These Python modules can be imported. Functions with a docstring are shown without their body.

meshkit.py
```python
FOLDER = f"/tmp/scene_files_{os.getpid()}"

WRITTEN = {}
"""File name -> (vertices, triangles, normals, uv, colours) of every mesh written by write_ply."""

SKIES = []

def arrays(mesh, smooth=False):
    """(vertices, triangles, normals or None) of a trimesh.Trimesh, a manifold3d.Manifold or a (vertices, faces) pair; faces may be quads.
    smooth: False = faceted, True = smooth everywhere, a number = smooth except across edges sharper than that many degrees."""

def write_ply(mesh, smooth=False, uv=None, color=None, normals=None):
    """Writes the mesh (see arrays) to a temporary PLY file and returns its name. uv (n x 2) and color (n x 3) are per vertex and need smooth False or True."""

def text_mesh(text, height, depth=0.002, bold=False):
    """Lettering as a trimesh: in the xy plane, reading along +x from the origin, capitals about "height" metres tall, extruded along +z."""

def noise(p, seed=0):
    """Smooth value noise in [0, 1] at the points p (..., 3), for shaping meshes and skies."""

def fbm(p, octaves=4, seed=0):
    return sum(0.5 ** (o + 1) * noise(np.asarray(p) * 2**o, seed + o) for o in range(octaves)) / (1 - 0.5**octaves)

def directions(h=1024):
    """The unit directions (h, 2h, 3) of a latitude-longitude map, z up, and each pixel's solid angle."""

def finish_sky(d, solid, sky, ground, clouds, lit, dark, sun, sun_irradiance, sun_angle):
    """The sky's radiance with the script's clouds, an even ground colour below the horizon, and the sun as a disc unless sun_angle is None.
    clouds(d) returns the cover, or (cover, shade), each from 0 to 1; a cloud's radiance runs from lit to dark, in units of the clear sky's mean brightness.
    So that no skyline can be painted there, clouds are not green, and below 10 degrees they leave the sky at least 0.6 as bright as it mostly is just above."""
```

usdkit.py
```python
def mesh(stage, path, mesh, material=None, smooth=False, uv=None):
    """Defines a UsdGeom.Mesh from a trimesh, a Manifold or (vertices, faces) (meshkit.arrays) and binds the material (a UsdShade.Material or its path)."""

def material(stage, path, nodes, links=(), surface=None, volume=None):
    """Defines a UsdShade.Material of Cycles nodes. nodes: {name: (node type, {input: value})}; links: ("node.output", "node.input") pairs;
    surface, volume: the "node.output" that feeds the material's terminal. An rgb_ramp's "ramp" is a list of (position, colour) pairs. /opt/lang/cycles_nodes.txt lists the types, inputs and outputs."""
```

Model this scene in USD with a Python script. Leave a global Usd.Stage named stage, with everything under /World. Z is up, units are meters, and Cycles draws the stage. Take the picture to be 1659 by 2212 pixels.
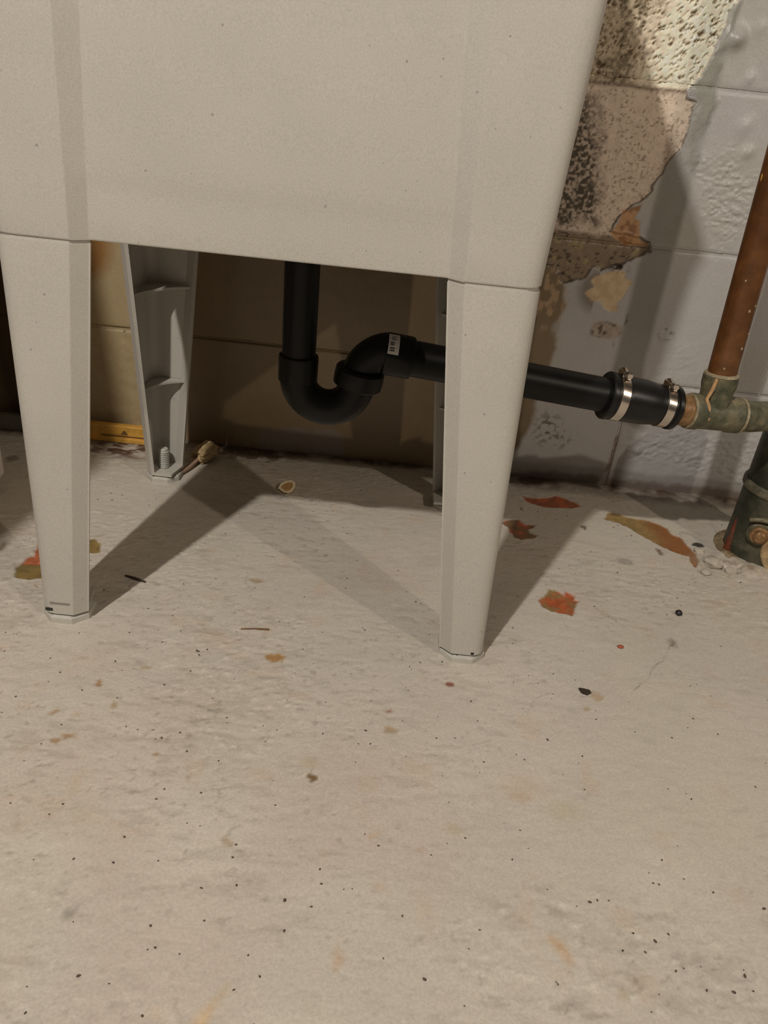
import math, random
import numpy as np, trimesh, usdkit, meshkit
from pxr import Usd, UsdGeom, UsdLux, Gf, Sdf, Vt
from shapely.geometry import Polygon

stage = Usd.Stage.CreateInMemory()
UsdGeom.SetStageUpAxis(stage, UsdGeom.Tokens.z)
UsdGeom.SetStageMetersPerUnit(stage, 1.0)
UsdGeom.Xform.Define(stage, '/World')
stage.SetDefaultPrim(stage.GetPrimAtPath('/World'))
random.seed(7)
RNG = np.random.default_rng(7)

# ------------------------------------------------------------------ camera, lamps, exposure
cam = UsdGeom.Camera.Define(stage, '/World/Camera')
R_, U_, F_ = (0.99470676, 0.03854245, 0.09525204), (-0.10215332, 0.4710461, 0.87617365), (0.01109823, 0.88126616, -0.47248998)
C_ = (0.10759514, -0.65952745, 0.51607315)
cam.AddTransformOp().Set(Gf.Matrix4d(*R_, 0, *U_, 0, *[-v for v in F_], 0, *C_, 1))
cam.CreateHorizontalApertureAttr(36.0); cam.CreateVerticalApertureAttr(48.0)
cam.CreateFocalLengthAttr(36.0 * 1600.96 / 1659)
cam.CreateClippingRangeAttr(Gf.Vec2f(0.01, 100))
cam.CreateExposureAttr(2.6)

def bulb(path, loc, power, color, r=0.028):
    l = UsdLux.SphereLight.Define(stage, path)
    l.CreateRadiusAttr(r); l.CreateIntensityAttr(power); l.CreateColorAttr(Gf.Vec3f(*color))
    l.AddTranslateOp().Set(Gf.Vec3d(*loc))
bulb('/World/bulb_light', (-0.52, -1.33, 2.00), 690, (1.0, 0.945, 0.86))          # near bulb, front left
bulb('/World/bulb_light_001', (2.00, -1.75, 1.93), 365, (1.0, 0.87, 0.72))       # far bulb, front right

# ------------------------------------------------------------------ helpers
def lin(r, g, b):
    return tuple(((c / 255 + .055) / 1.055) ** 2.4 if c > 10 else c / 255 / 12.92 for c in (r, g, b))
def seen(r, g, b):                                   # colour under the warm bulbs -> surface colour
    return tuple(min(.9, v * k) for v, k in zip(lin(r, g, b), (1.08, 1.17, 1.27)))
USED = {}
def numbered(path):
    n = USED.get(path, 0); USED[path] = n + 1
    return path if n == 0 else f'{path}_{n:03d}'
def keys(p, **kw):
    for k, v in kw.items():
        if v: p.SetCustomDataByKey(k, v)
def thing(name, label, category, group=None, loc=(0, 0, 0), rz=0):
    x = UsdGeom.Xform.Define(stage, numbered('/World/' + name))
    x.AddTranslateOp().Set(Gf.Vec3d(*loc))
    if rz: x.AddRotateZOp().Set(rz)
    keys(x.GetPrim(), label=label, category=category, group=group)
    return x.GetPrim()
def obj(name, mesh, m, parent=None, smooth=30, **kw):
    base = str(parent.GetPath()) if parent else '/World'
    g = usdkit.mesh(stage, numbered(base + '/' + name), mesh, m, smooth=smooth)
    keys(g.GetPrim(), **kw)
    return g.GetPrim()
def colour(prim, col):
    UsdGeom.PrimvarsAPI(prim).CreatePrimvar('col', Sdf.ValueTypeNames.Color3fArray, 'vertex').Set(Vt.Vec3fArray.FromNumpy(np.asarray(col, np.float32)))
def cat(*ms): return trimesh.util.concatenate(list(ms))
def box(x0, x1, y0, y1, z0, z1):
    m = trimesh.creation.box((x1 - x0, y1 - y0, z1 - z0)); m.apply_translation(((x0 + x1) / 2, (y0 + y1) / 2, (z0 + z1) / 2)); return m
def rbox(x0, x1, y0, y1, z0, z1, r):
    s = []
    for x in (x0 + r, x1 - r):
        for y in (y0 + r, y1 - r):
            for z in (z0 + r, z1 - r):
                b = trimesh.creation.icosphere(2, r); b.apply_translation((x, y, z)); s.append(b)
    return cat(*s).convex_hull
def loft(rings, cap=True):
    rings = [np.asarray(r, float) for r in rings]; n = len(rings[0]); v = np.vstack(rings); f = []
    for k in range(len(rings) - 1):
        for i in range(n):
            j = (i + 1) % n; a, b, c, d = k * n + i, k * n + j, (k + 1) * n + j, (k + 1) * n + i
            f += [(a, b, c), (a, c, d)]
    if cap:
        for k in (0, len(rings) - 1):
            v = np.vstack([v, rings[k].mean(0)]); c = len(v) - 1
            for i in range(n):
                a, b = k * n + i, k * n + (i + 1) % n
                f.append((c, b, a) if k == 0 else (c, a, b))
    return trimesh.Trimesh(v, f, process=False)
def tube(path, radii, n=32, cap=True):
    P = np.asarray(path, float); radii = np.broadcast_to(radii, len(P)); T = np.gradient(P, axis=0)
    for i in range(len(P)):                      # repeated points (steps in radius) take their neighbour's direction
        if np.linalg.norm(T[i]) < 1e-9: T[i] = T[i - 1]
    T /= np.linalg.norm(T, axis=1)[:, None]
    u = np.cross(T[0], (0.3, 0.9, 0.2)); u /= np.linalg.norm(u); rings = []
    for p, t, r in zip(P, T, radii):
        u = u - t * (u @ t); u /= np.linalg.norm(u); w = np.cross(t, u)
        a = np.linspace(0, 2 * np.pi, n, endpoint=False)[:, None]
        rings.append(p + r * (np.cos(a) * u + np.sin(a) * w))
    return loft(rings, cap)
def lathe_line(p0, p1, prof, n=36):
    """prof: (t along p0->p1 in metres, radius)"""
    p0, p1 = np.asarray(p0, float), np.asarray(p1, float); d = (p1 - p0) / np.linalg.norm(p1 - p0)
    u = np.cross(d, (0.3, 0.9, 0.2)); u /= np.linalg.norm(u); w = np.cross(d, u); a = np.linspace(0, 2 * np.pi, n, endpoint=False)[:, None]
    return loft([p0 + d * t + r * (np.cos(a) * u + np.sin(a) * w) for t, r in prof])
def fillet(pts, rad, nseg=3):
    """rounds the inner corners of an open 2-D path"""
    out = [np.array(pts[0], float)]
    for k in range(1, len(pts) - 1):
        a, b, c = (np.array(pts[k + i], float) for i in (-1, 0, 1))
        r = rad if np.ndim(rad) == 0 else rad[k]
        ta, tc = (a - b), (c - b); la, lc = np.linalg.norm(ta), np.linalg.norm(tc); ta /= la; tc /= lc
        half = math.acos(max(-1, min(1, ta @ tc))) / 2; t = min(r / math.tan(half), .48 * la, .48 * lc)
        for s in np.linspace(0, 1, nseg + 1):
            out.append((1 - s) ** 2 * (b + ta * t) + 2 * s * (1 - s) * b + s * s * (b + tc * t))
    return np.array(out + [np.array(pts[-1], float)])
def jit(X, Y, amp, scale, seed):
    p = np.stack([X * scale, Y * scale, np.zeros_like(X)], -1)
    return X + amp * (meshkit.fbm(p, 3, seed) - .5) * 2, Y + amp * (meshkit.fbm(p, 3, seed + 50) - .5) * 2
def fb(X, Y, scale, octaves=3, seed=0, sy=1.0):
    return meshkit.fbm(np.stack([X * scale, Y * scale * sy, np.full_like(X, .37 * seed)], -1), octaves, seed)
def sdist(poly, X, Y, margin=.03):
    """signed distance (negative inside) to the polygon near it, +margin elsewhere"""
    P = np.asarray(poly); out = np.full(X.shape, margin)
    m = (X > P[:, 0].min() - margin) & (X < P[:, 0].max() + margin) & (Y > P[:, 1].min() - margin) & (Y < P[:, 1].max() + margin)
    if not m.any(): return out
    x, y = X[m], Y[m]; d = np.full(x.shape, 1e9); inside = np.zeros(x.shape, bool)
    for (x0, y0), (x1, y1) in zip(P, np.roll(P, -1, 0)):
        ex, ey = x1 - x0, y1 - y0; t = np.clip(((x - x0) * ex + (y - y0) * ey) / max(ex * ex + ey * ey, 1e-12), 0, 1)
        d = np.minimum(d, np.hypot(x - x0 - t * ex, y - y0 - t * ey))
        if y1 != y0: inside ^= ((y0 > y) != (y1 > y)) & (x < (x1 - x0) * (y - y0) / (y1 - y0) + x0)
    out[m] = np.minimum(np.where(inside, -d, d), margin); return out
def cover(s, soft): return np.clip(.5 - s / (2 * soft), 0, 1)
def blend(col, rgb, a): return col * (1 - a[..., None]) + np.asarray(rgb) * a[..., None]
def sstep(v, a, b): t = np.clip((v - a) / (b - a), 0, 1); return t * t * (3 - 2 * t)

# ------------------------------------------------------------------ materials
def mat(name, nodes, links, surface='p.BSDF'): return usdkit.material(stage, '/World/Looks/' + name, nodes, links, surface=surface)
def plain(name, rgb, rough=.5, metal=0., var=.15, scale=60, bump=0., spec=.5):
    c = np.array(rgb)
    return mat(name, {'tc': ('texture_coordinate', {}), 'n': ('noise_texture', {'scale': float(scale), 'detail': 4.0}),
        'r': ('rgb_ramp', {'ramp': [(.3, tuple(c * (1 - var))), (.7, tuple(c * (1 + var)))]}), 'b': ('bump', {'strength': float(bump), 'distance': .002}),
        'p': ('principled_bsdf', {'roughness': float(rough), 'metallic': float(metal), 'specular_ior_level': float(spec)})},
        [('tc.object', 'n.vector'), ('n.fac', 'r.fac'), ('r.color', 'p.base_color'), ('n.fac', 'b.height'), ('b.normal', 'p.normal')])
def vertexed(name, rough, fine_scale, fine_amp, bump, spec=.5):
    return mat(name, {'at': ('attribute', {'attribute': 'col'}), 'g': ('geometry', {}), 'n': ('noise_texture', {'scale': float(fine_scale), 'detail': 4.0, 'roughness': .6}),
        'r': ('rgb_ramp', {'ramp': [(.3, (1 - fine_amp,) * 3), (.7, (1 + fine_amp * .6,) * 3)]}), 'mx': ('mix', {'mix_type': 'multiply', 'fac': 1.0}),
        'b': ('bump', {'strength': float(bump), 'distance': .001}), 'p': ('principled_bsdf', {'roughness': float(rough), 'specular_ior_level': float(spec)})},
        [('g.position', 'n.vector'), ('n.fac', 'r.fac'), ('at.color', 'mx.color1'), ('r.color', 'mx.color2'), ('mx.color', 'p.base_color'), ('n.fac', 'b.height'), ('b.normal', 'p.normal')])
WALLM = vertexed('painted_block', .34, 420, .10, .35)
FLOORM = vertexed('painted_concrete', .5, 380, .12, .4, .35)
PLAIN_WALL = plain('far_wall_paint', (.09, .087, .08), .6, 0, .1, 8)
CEILM = plain('ceiling_boards', (.08, .065, .05), .8, 0, .2, 8)
def speckled(name, rgb):
    c = np.array(rgb)
    return mat(name, {'tc': ('texture_coordinate', {}), 'n': ('noise_texture', {'scale': 700.0, 'detail': 2.0}), 'n2': ('noise_texture', {'scale': 12.0, 'detail': 2.0}),
        'r': ('rgb_ramp', {'ramp': [(.30, tuple(c * .90)), (.55, tuple(c)), (.75, tuple(c * 1.06))]}),
        'r2': ('rgb_ramp', {'ramp': [(.3, (.97, .97, .97)), (.7, (1.03, 1.03, 1.03))]}),
        'v': ('voronoi_texture', {'scale': 110.0}), 'vs': ('separate_color', {}), 'th': ('math', {'math_type': 'multiply', 'value2': .13}),
        'lt': ('math', {'math_type': 'less_than'}), 'pw': ('math', {'math_type': 'power', 'value2': 4.0}), 'mu': ('math', {'math_type': 'multiply', 'value2': .55}),
        'm1': ('mix', {'mix_type': 'multiply', 'fac': 1.0}), 'm2': ('mix', {'mix_type': 'mix', 'color2': tuple(c * .35)}),
        'b': ('bump', {'strength': .12, 'distance': .0006}), 'p': ('principled_bsdf', {'roughness': .5, 'specular_ior_level': .4})},
        [('tc.object', 'n.vector'), ('tc.object', 'n2.vector'), ('tc.object', 'v.vector'), ('n.fac', 'r.fac'), ('n2.fac', 'r2.fac'), ('r.color', 'm1.color1'), ('r2.color', 'm1.color2'),
         ('v.color', 'vs.color'), ('vs.r', 'pw.value1'), ('pw.value', 'th.value1'), ('v.distance', 'lt.value1'), ('th.value', 'lt.value2'), ('lt.value', 'mu.value1'), ('mu.value', 'm2.fac'),
         ('m1.color', 'm2.color1'), ('m2.color', 'p.base_color'), ('n.fac', 'b.height'), ('b.normal', 'p.normal')])
TUBM = speckled('speckled_plastic', (.50, .475, .43))
FOOTM = plain('foot_plastic', (.50, .48, .43), .45, 0, .06, 60)
SLOTM = plain('slot_plastic', (.24, .225, .20), .5, 0, .05, 60); BOLTM = plain('white_stud_plastic', (.52, .52, .47), .4, 0, .05, 60)
ABS = plain('black_pipe_plastic', (.0065, .0068, .007), .42, 0, .3, 30, 0., .25)
RUBBER = plain('black_rubber', (.008, .0075, .0075), .36, 0, .2, 40, 0., .35)
STEEL = plain('stainless_band', (.62, .56, .50), .22, 1.0, .08, 80)
STICKER = plain('white_paper_label', (.80, .76, .74), .6, 0, .05, 80)
INK = plain('label_ink', (.06, .055, .05), .7, 0, .05, 80)
YELLOW = plain('yellow_lacquer', lin(214, 162, 72), .4, 0, .22, 60)
YINK = plain('dark_print', (.16, .09, .03), .6, 0, .1, 60)
GREYLAC = plain('grey_lacquer', (.20, .19, .17), .45, 0, .1, 45)
WHITE_ENAMEL = plain('white_enamel', (.62, .55, .52), .35, 0, .03, 20)
DARKM = plain('dark_rubber', (.02, .02, .02), .6)

# ------------------------------------------------------------------ floor
YW = 0.4782
def axis(parts):
    return np.unique(np.round(np.concatenate([np.arange(a, b - 1e-9, s) for a, b, s in parts] + [[parts[-1][1]]]), 5))
F1 = [(0.3203, 0.1144), (0.3339, 0.1284), (0.3388, 0.1412), (0.35, 0.1381), (0.3562, 0.129), (0.3601, 0.1399), (0.3712, 0.1317), (0.3675, 0.1227), (0.3738, 0.1205), (0.3676, 0.108), (0.3578, 0.0858), (0.3491, 0.089), (0.333, 0.0925), (0.3249, 0.1006)]
F2 = [(0.2932, 0.3078), (0.3081, 0.3202), (0.3221, 0.3232), (0.3296, 0.3108), (0.3452, 0.3095), (0.3393, 0.2991), (0.3321, 0.2954), (0.3351, 0.2848), (0.3444, 0.2801), (0.3378, 0.2723), (0.318, 0.2631), (0.3089, 0.2686), (0.3042, 0.2851), (0.3023, 0.2982)]
F3 = [(0.3369, 0.4041), (0.3487, 0.4014), (0.3658, 0.4027), (0.3817, 0.4116), (0.3954, 0.42), (0.4087, 0.4123), (0.4254, 0.3976), (0.4284, 0.388), (0.4124, 0.3794), (0.3708, 0.3728), (0.344, 0.3847)]
F4 = [(0.4587, 0.3537), (0.4694, 0.379), (0.4863, 0.3775), (0.4985, 0.3673), (0.5204, 0.3669), (0.5382, 0.3606), (0.5527, 0.3439), (0.5567, 0.3256), (0.5679, 0.3161), (0.5693, 0.2914), (0.5729, 0.2745), (0.5697, 0.2484), (0.561, 0.2324), (0.5578, 0.2461), (0.5601, 0.2634), (0.5428, 0.2729), (0.5248, 0.2892), (0.5058, 0.3128), (0.4905, 0.3358), (0.4785, 0.3455)]
F5a = [(-0.3015, 0.0471), (-0.3115, 0.0703), (-0.3083, 0.0813), (-0.28, 0.0867), (-0.2654, 0.0557), (-0.2873, 0.0477)]
F5b = [(-0.308, 0.0782), (-0.3077, 0.092), (-0.3024, 0.0952), (-0.3101, 0.1247), (-0.2971, 0.1216), (-0.2803, 0.0835)]
F6 = [(-0.2473, 0.1146), (-0.2588, 0.1466), (-0.2486, 0.151), (-0.2365, 0.1394), (-0.2313, 0.1211)]
F8 = [(0.0432, -0.3792), (0.038, -0.3898), (0.0353, -0.3971), (0.0336, -0.4081), (0.0237, -0.409), (0.0277, -0.3964), (0.037, -0.3856)]
F9 = [(0.2625, -0.3237), (0.2669, -0.3219), (0.2745, -0.327), (0.2775, -0.3352), (0.2796, -0.3416), (0.2771, -0.3444), (0.2727, -0.3373), (0.2656, -0.3296)]
SPOTS = [(0.5868, 0.3016, 0.0085, 0.0075, (34, 30, 26), .95, .0012), (0.0163, -0.0457, 0.0102, 0.0067, (190, 132, 66), 0.95, 0.001), (-0.145, -0.1115, 0.0048, 0.0054, (178, 130, 82), 0.9, 0.001), (-0.1471, -0.1793, 0.006, 0.0029, (178, 130, 82), 0.85, 0.001), (-0.1556, -0.1855, 0.0043, 0.0028, (178, 130, 82), 0.85, 0.001), (-0.1201, -0.1364, 0.0034, 0.005, (178, 140, 84), 0.7, 0.001), (-0.1692, -0.152, 0.0041, 0.0037, (178, 130, 82), 0.7, 0.001), (-0.1079, -0.0803, 0.005, 0.0036, (178, 140, 84), 0.6, 0.001), (-0.0645, -0.191, 0.0028, 0.0022, (178, 130, 82), 0.8, 0.001), (0.1435, -0.1337, 0.0067, 0.0048, (180, 136, 84), 0.7, 0.0014), (0.0763, -0.2, 0.004, 0.0036, (130, 92, 48), 0.95, 0.0008), (0.0171, -0.2706, 0.0047, 0.0034, (170, 128, 76), 0.6, 0.0015), (0.1125, -0.3542, 0.0035, 0.007, (206, 160, 118), 0.6, 0.002), (0.1309, -0.2542, 0.0034, 0.0035, (206, 160, 118), 0.6, 0.002), (0.1397, -0.2983, 0.005, 0.003, (206, 166, 128), 0.45, 0.002), (-0.1186, -0.2292, 0.0052, 0.013, (204, 164, 126), 0.35, 0.003), (0.0701, -0.1839, 0.0082, 0.0064, (196, 168, 120), 0.45, 0.003), (0.2636, -0.1871, 0.0192, 0.0137, (206, 168, 132), 0.35, 0.006), (0.258, -0.199, 0.0092, 0.0061, (200, 150, 104), 0.4, 0.004), (0.2972, -0.2092, 0.015, 0.011, (192, 170, 124), 0.4, 0.006), (0.1988, -0.2398, 0.0086, 0.0063, (204, 172, 128), 0.45, 0.004), (0.1717, -0.2618, 0.0034, 0.0025, (204, 150, 116), 0.5, 0.002), (-0.1495, -0.1528, 0.0033, 0.0049, (208, 164, 122), 0.5, 0.002), (-0.0963, -0.2615, 0.0107, 0.0063, (200, 174, 126), 0.3, 0.005), (0.3102, -0.3614, 0.0033, 0.0025, (190, 158, 110), 0.5, 0.002), (0.3587, -0.056, 0.0072, 0.0066, (188, 146, 94), 0.6, 0.0015), (0.3424, -0.0763, 0.003, 0.0035, (180, 140, 90), 0.6, 0.0012), (0.1419, -0.1097, 0.0032, 0.0025, (170, 90, 60), 0.8, 0.001), (0.2025, -0.0596, 0.0035, 0.0029, (150, 70, 44), 0.9, 0.0008), (-0.0283, 0.0932, 0.0089, 0.004, (170, 134, 84), 0.7, 0.001), (-0.0779, -0.3404, 0.0025, 0.0036, (120, 104, 92), 0.6, 0.003), (-0.0149, -0.3845, 0.0041, 0.0018, (170, 150, 130), 0.4, 0.003), (0.5197, 0.2682, 0.0044, 0.0084, (120, 80, 50), 0.8, 0.001), (0.4612, 0.2306, 0.0111, 0.0078, (140, 120, 104), 0.5, 0.002), (0.4203, 0.3182, 0.0045, 0.006, (100, 70, 44), 0.8, 0.001), (-0.3483, 0.1114, 0.0053, 0.0101, (96, 74, 40), 0.7, 0.003), (-0.4529, 0.3526, 0.0104, 0.0102, (110, 80, 50), 0.6, 0.003), (0.4715, 0.0521, 0.0059, 0.0076, (140, 118, 96), 0.6, 0.002), (0.1991, -0.0013, 0.0005, 0.0008, (120, 100, 80), 0.1, 0.001), (0.0491, 0.1666, 0.0018, 0.0034, (90, 70, 50), 0.5, 0.001)]
CRACKS = [([(0.4741, 0.0551), (0.4586, 0.0313), (0.4371, 0.0035), (0.4271, -0.0136), (0.4023, -0.0397)], 0.0011, 0.0009, 0.6), ([(0.2805, -0.0916), (0.2877, -0.0738), (0.3043, -0.0596), (0.3295, -0.0553), (0.3485, -0.0582)], 0.0009, 0.0007, 0.35), ([(0.1636, -0.1552), (0.2027, -0.1524), (0.2394, -0.1317)], 0.0009, 0.0008, 0.3), ([(-0.0252, -0.2299), (0.0019, -0.2207), (0.0329, -0.2179), (0.052, -0.2254)], 0.0012, 0.0009, 0.25), ([(-0.1683, -0.2579), (-0.1224, -0.2524), (-0.0902, -0.2531), (-0.049, -0.2469)], 0.0012, 0.0005, 0.15), ([(0.371, 0.1078), (0.3908, 0.0918), (0.4055, 0.0573)], 0.001, 0.0006, 0.2), ([(-0.1448, -0.1259), (-0.1173, -0.1154), (-0.0935, -0.1053)], 0.002, 0.0004, 0.15)]
def make_floor():
    xs = axis([(-3.0, -.6, .15), (-.6, -.5, .01), (-.5, .95, .002), (.95, 1.2, .02), (1.2, 3.6, .2)])
    ys = axis([(-3.6, -.6, .2), (-.6, -.44, .01), (-.44, .478, .002), (.478, .56, .04)])
    X, Y = np.meshgrid(xs, ys, indexing='xy')
    h = .0016 * (fb(X, Y, 9, 3, 3) - .5) + .0010 * (fb(X, Y, 70, 3, 4, 1.6) - .5)
    rough_zone = np.clip(sstep(fb(X, Y, 6, 3, 5), .50, .66) + sstep(Y, .26, .42) * .8, 0, 1)
    h += .0016 * rough_zone * (fb(X, Y, 150, 3, 6, 1.5) - .5)
    base = np.array(lin(197, 189, 178)); col = np.empty(X.shape + (3,)); col[:] = base
    mott = fb(X, Y, 11, 4, 8); col *= (1 + .16 * (mott - .5))[..., None]
    col = blend(col, lin(194, 188, 172), .5 * sstep(fb(X, Y, 7, 3, 9), .45, .7))
    col = blend(col, lin(190, 176, 164), .40 * sstep(fb(X, Y, 8, 3, 10), .5, .72))
    col = blend(col, lin(140, 132, 120), .35 * sstep(fb(X, Y, 55, 3, 12, 2.2), .60, .74) * (.35 + .65 * rough_zone))      # scuffs and small pits
    col = blend(col, lin(195, 165, 138), .22 * sstep(fb(X, Y, 40, 3, 14), .66, .78))                                     # old paint showing through
    zone = .25 + .75 * sstep(fb(X, Y, 5, 3, 15), .42, .62)
    sc = fb(X + .15 * Y, Y, 48, 4, 16, 3.0); col = blend(col, lin(150, 140, 126), .22 * zone * sstep(sc, .585, .68)); h -= .0005 * zone * sstep(sc, .57, .68)
    sc = fb(X, Y, 170, 3, 17, 1.4); col = blend(col, lin(120, 108, 92), .38 * zone * sstep(sc, .64, .74)); h -= .0006 * zone * sstep(sc, .60, .72)
    sc = fb(X, Y, 120, 3, 18, 1.6); col = blend(col, lin(222, 215, 203), .32 * (.3 + .7 * rough_zone) * sstep(sc, .62, .72)); h += .0007 * (.3 + .7 * rough_zone) * sstep(sc, .60, .72)
    sc = fb(X - .6 * Y, Y, 26, 4, 19, 2.2); h += .0012 * (sc - .5) * (.4 + .6 * zone)
    Xj, Yj = jit(X, Y, .0022, 130, 20)
    def patch(poly, rgb, rgb2, depth, soft=.0012, seed=30, a=1.0, sc=70):
        nonlocal h, col
        s = cover(sdist(poly, Xj, Yj), soft); n = sstep(fb(X, Y, sc, 3, seed), .42, .58)
        c = np.asarray(rgb) * (1 - n[..., None]) + np.asarray(rgb2) * n[..., None]
        c = c * (1 + .5 * (fb(X, Y, 220, 2, seed + 1) - .5))[..., None]
        col = col * (1 - a * s[..., None]) + c * a * s[..., None]; h -= depth * s
        lip = np.exp(-((sdist(poly, Xj, Yj) - .0018) / .0012) ** 2); h += depth * .35 * lip; 
    red, och, rust = seen(166, 84, 48), seen(134, 108, 62), seen(136, 80, 40)
    patch(F1, red, seen(134, 104, 64), .0014, seed=31); patch(F2, seen(172, 88, 56), seen(118, 88, 60), .0012, seed=33); patch(F3, seen(176, 92, 54), seen(146, 84, 54), .0012, seed=35)
    s4 = sstep(X, .50, .56)[..., None]
    patch(F4, och, seen(146, 116, 68), .0014, seed=37)
    s = cover(sdist(F4, Xj, Yj), .0012) * sstep(X + .02 * fb(X, Y, 60, 2, 39), .515, .555); col = blend(col, rust, .85 * s)
    patch(F5a, seen(122, 100, 58), och, .0012, .0008, 41); patch(F5b, seen(166, 92, 60), seen(154, 84, 54), .0006, .0008, 43); patch(F6, och, seen(112, 94, 54), .0012, .001, 45)
    patch(F8, seen(196, 160, 118), seen(186, 158, 122), .0003, .003, 47, .7); patch(F9, seen(192, 156, 116), seen(180, 128, 88), .0003, .003, 49, .7)
    Xs, Ys = jit(X, Y, .0042, 190, 24)
    for (x, y, rx, ry, rgb, a, soft) in SPOTS:
        d = (np.hypot((Xs - x) / rx, (Ys - y) / ry) - 1) * min(rx, ry)
        m = cover(d, soft) * a; col = blend(col, seen(*[.93 * (.78 * q + .22 * sum(rgb) / 3) for q in rgb]), m); h -= .0005 * m * (a > .6)
    for pts, wdt, dep, dark in CRACKS:
        P = np.array(pts); d = np.full(X.shape, 1.)
        x2, y2 = jit(X, Y, .004, 60, 61)
        for a, b in zip(P[:-1], P[1:]):
            e = b - a; t = np.clip(((x2 - a[0]) * e[0] + (y2 - a[1]) * e[1]) / (e @ e), 0, 1); d = np.minimum(d, np.hypot(x2 - a[0] - t * e[0], y2 - a[1] - t * e[1]))
        wv = .35 + .9 * sstep(fb(X, Y, 55, 3, 62), .40, .62); wdt = wdt * .7; m = np.exp(-(d / wdt) ** 2) * wv; h -= .8 * dep * m; h += .4 * wv * dep * np.exp(-((d - 2.2 * wdt) / wdt) ** 2); col = blend(col, lin(110, 98, 84), np.clip(.9 * dark * m, 0, 1))
    # dirt and crumbled mortar along the foot of the wall
    dd = YW - Y + .03 * (fb(X, Y, 14, 3, 70) - .5) + .012 * (fb(X, Y, 90, 3, 71) - .5)
    dirt = np.clip(1.25 - dd / (.014 + .027 * sstep(X, .28, .34) + .02 * sstep(-X, .2, .25)), 0, 1) ** .55 * (.6 + .4 * sstep(fb(X, Y, 30, 3, 72), .4, .6)); dirt[Y < YW - .09] = 0
    col = blend(col, lin(78, 55, 42), np.clip(dirt, 0, .95)); h += .004 * dirt * fb(X, Y, 120, 3, 73)
    dl = np.hypot((X + .30) / .11, (Y - .425) / .04); m = np.clip(1.2 - dl, 0, 1) * sstep(fb(X, Y, 60, 4, 74, 1.6), .36, .58); col = blend(col, lin(84, 56, 42), .95 * np.clip(1.4 * m, 0, 1)); dl = np.hypot((X + .105) / .065, (Y - .462) / .03); m2 = np.clip(1.3 - dl, 0, 1) * sstep(fb(X, Y, 60, 4, 77), .36, .56); col = blend(col, lin(74, 54, 38), .85 * np.clip(1.5 * m2, 0, 1)); h += .002 * m
    dl = np.hypot((X - .62) / .07, (Y - .245) / .04); m = np.clip(1.2 - dl, 0, 1) * sstep(fb(X, Y, 60, 4, 75), .42, .6); h += .005 * m; col = blend(col, lin(178, 168, 150), .6 * m)
    col = blend(col, lin(120, 84, 56), .6 * np.clip(1.1 - dl, 0, 1) * sstep(fb(X, Y, 50, 3, 76), .55, .68))
    keep = (X > -.62) & (X < 1.2) & (Y > -.62); h *= keep; h = np.clip(h, -.003, .006)
    n, m_ = len(xs), len(ys); idx = np.arange(n * m_).reshape(m_, n)
    f = np.concatenate([np.stack([idx[:-1, :-1], idx[:-1, 1:], idx[1:, 1:]], -1).reshape(-1, 3), np.stack([idx[:-1, :-1], idx[1:, 1:], idx[1:, :-1]], -1).reshape(-1, 3)])
    g = usdkit.mesh(stage, '/World/floor', (np.stack([X, Y, h], -1).reshape(-1, 3), f), FLOORM, smooth=True)
    colour(g.GetPrim(), np.clip(col, .01, .9).reshape(-1, 3)); keys(g.GetPrim(), kind='structure', label='worn grey painted concrete floor with chipped paint')
make_floor()

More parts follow.
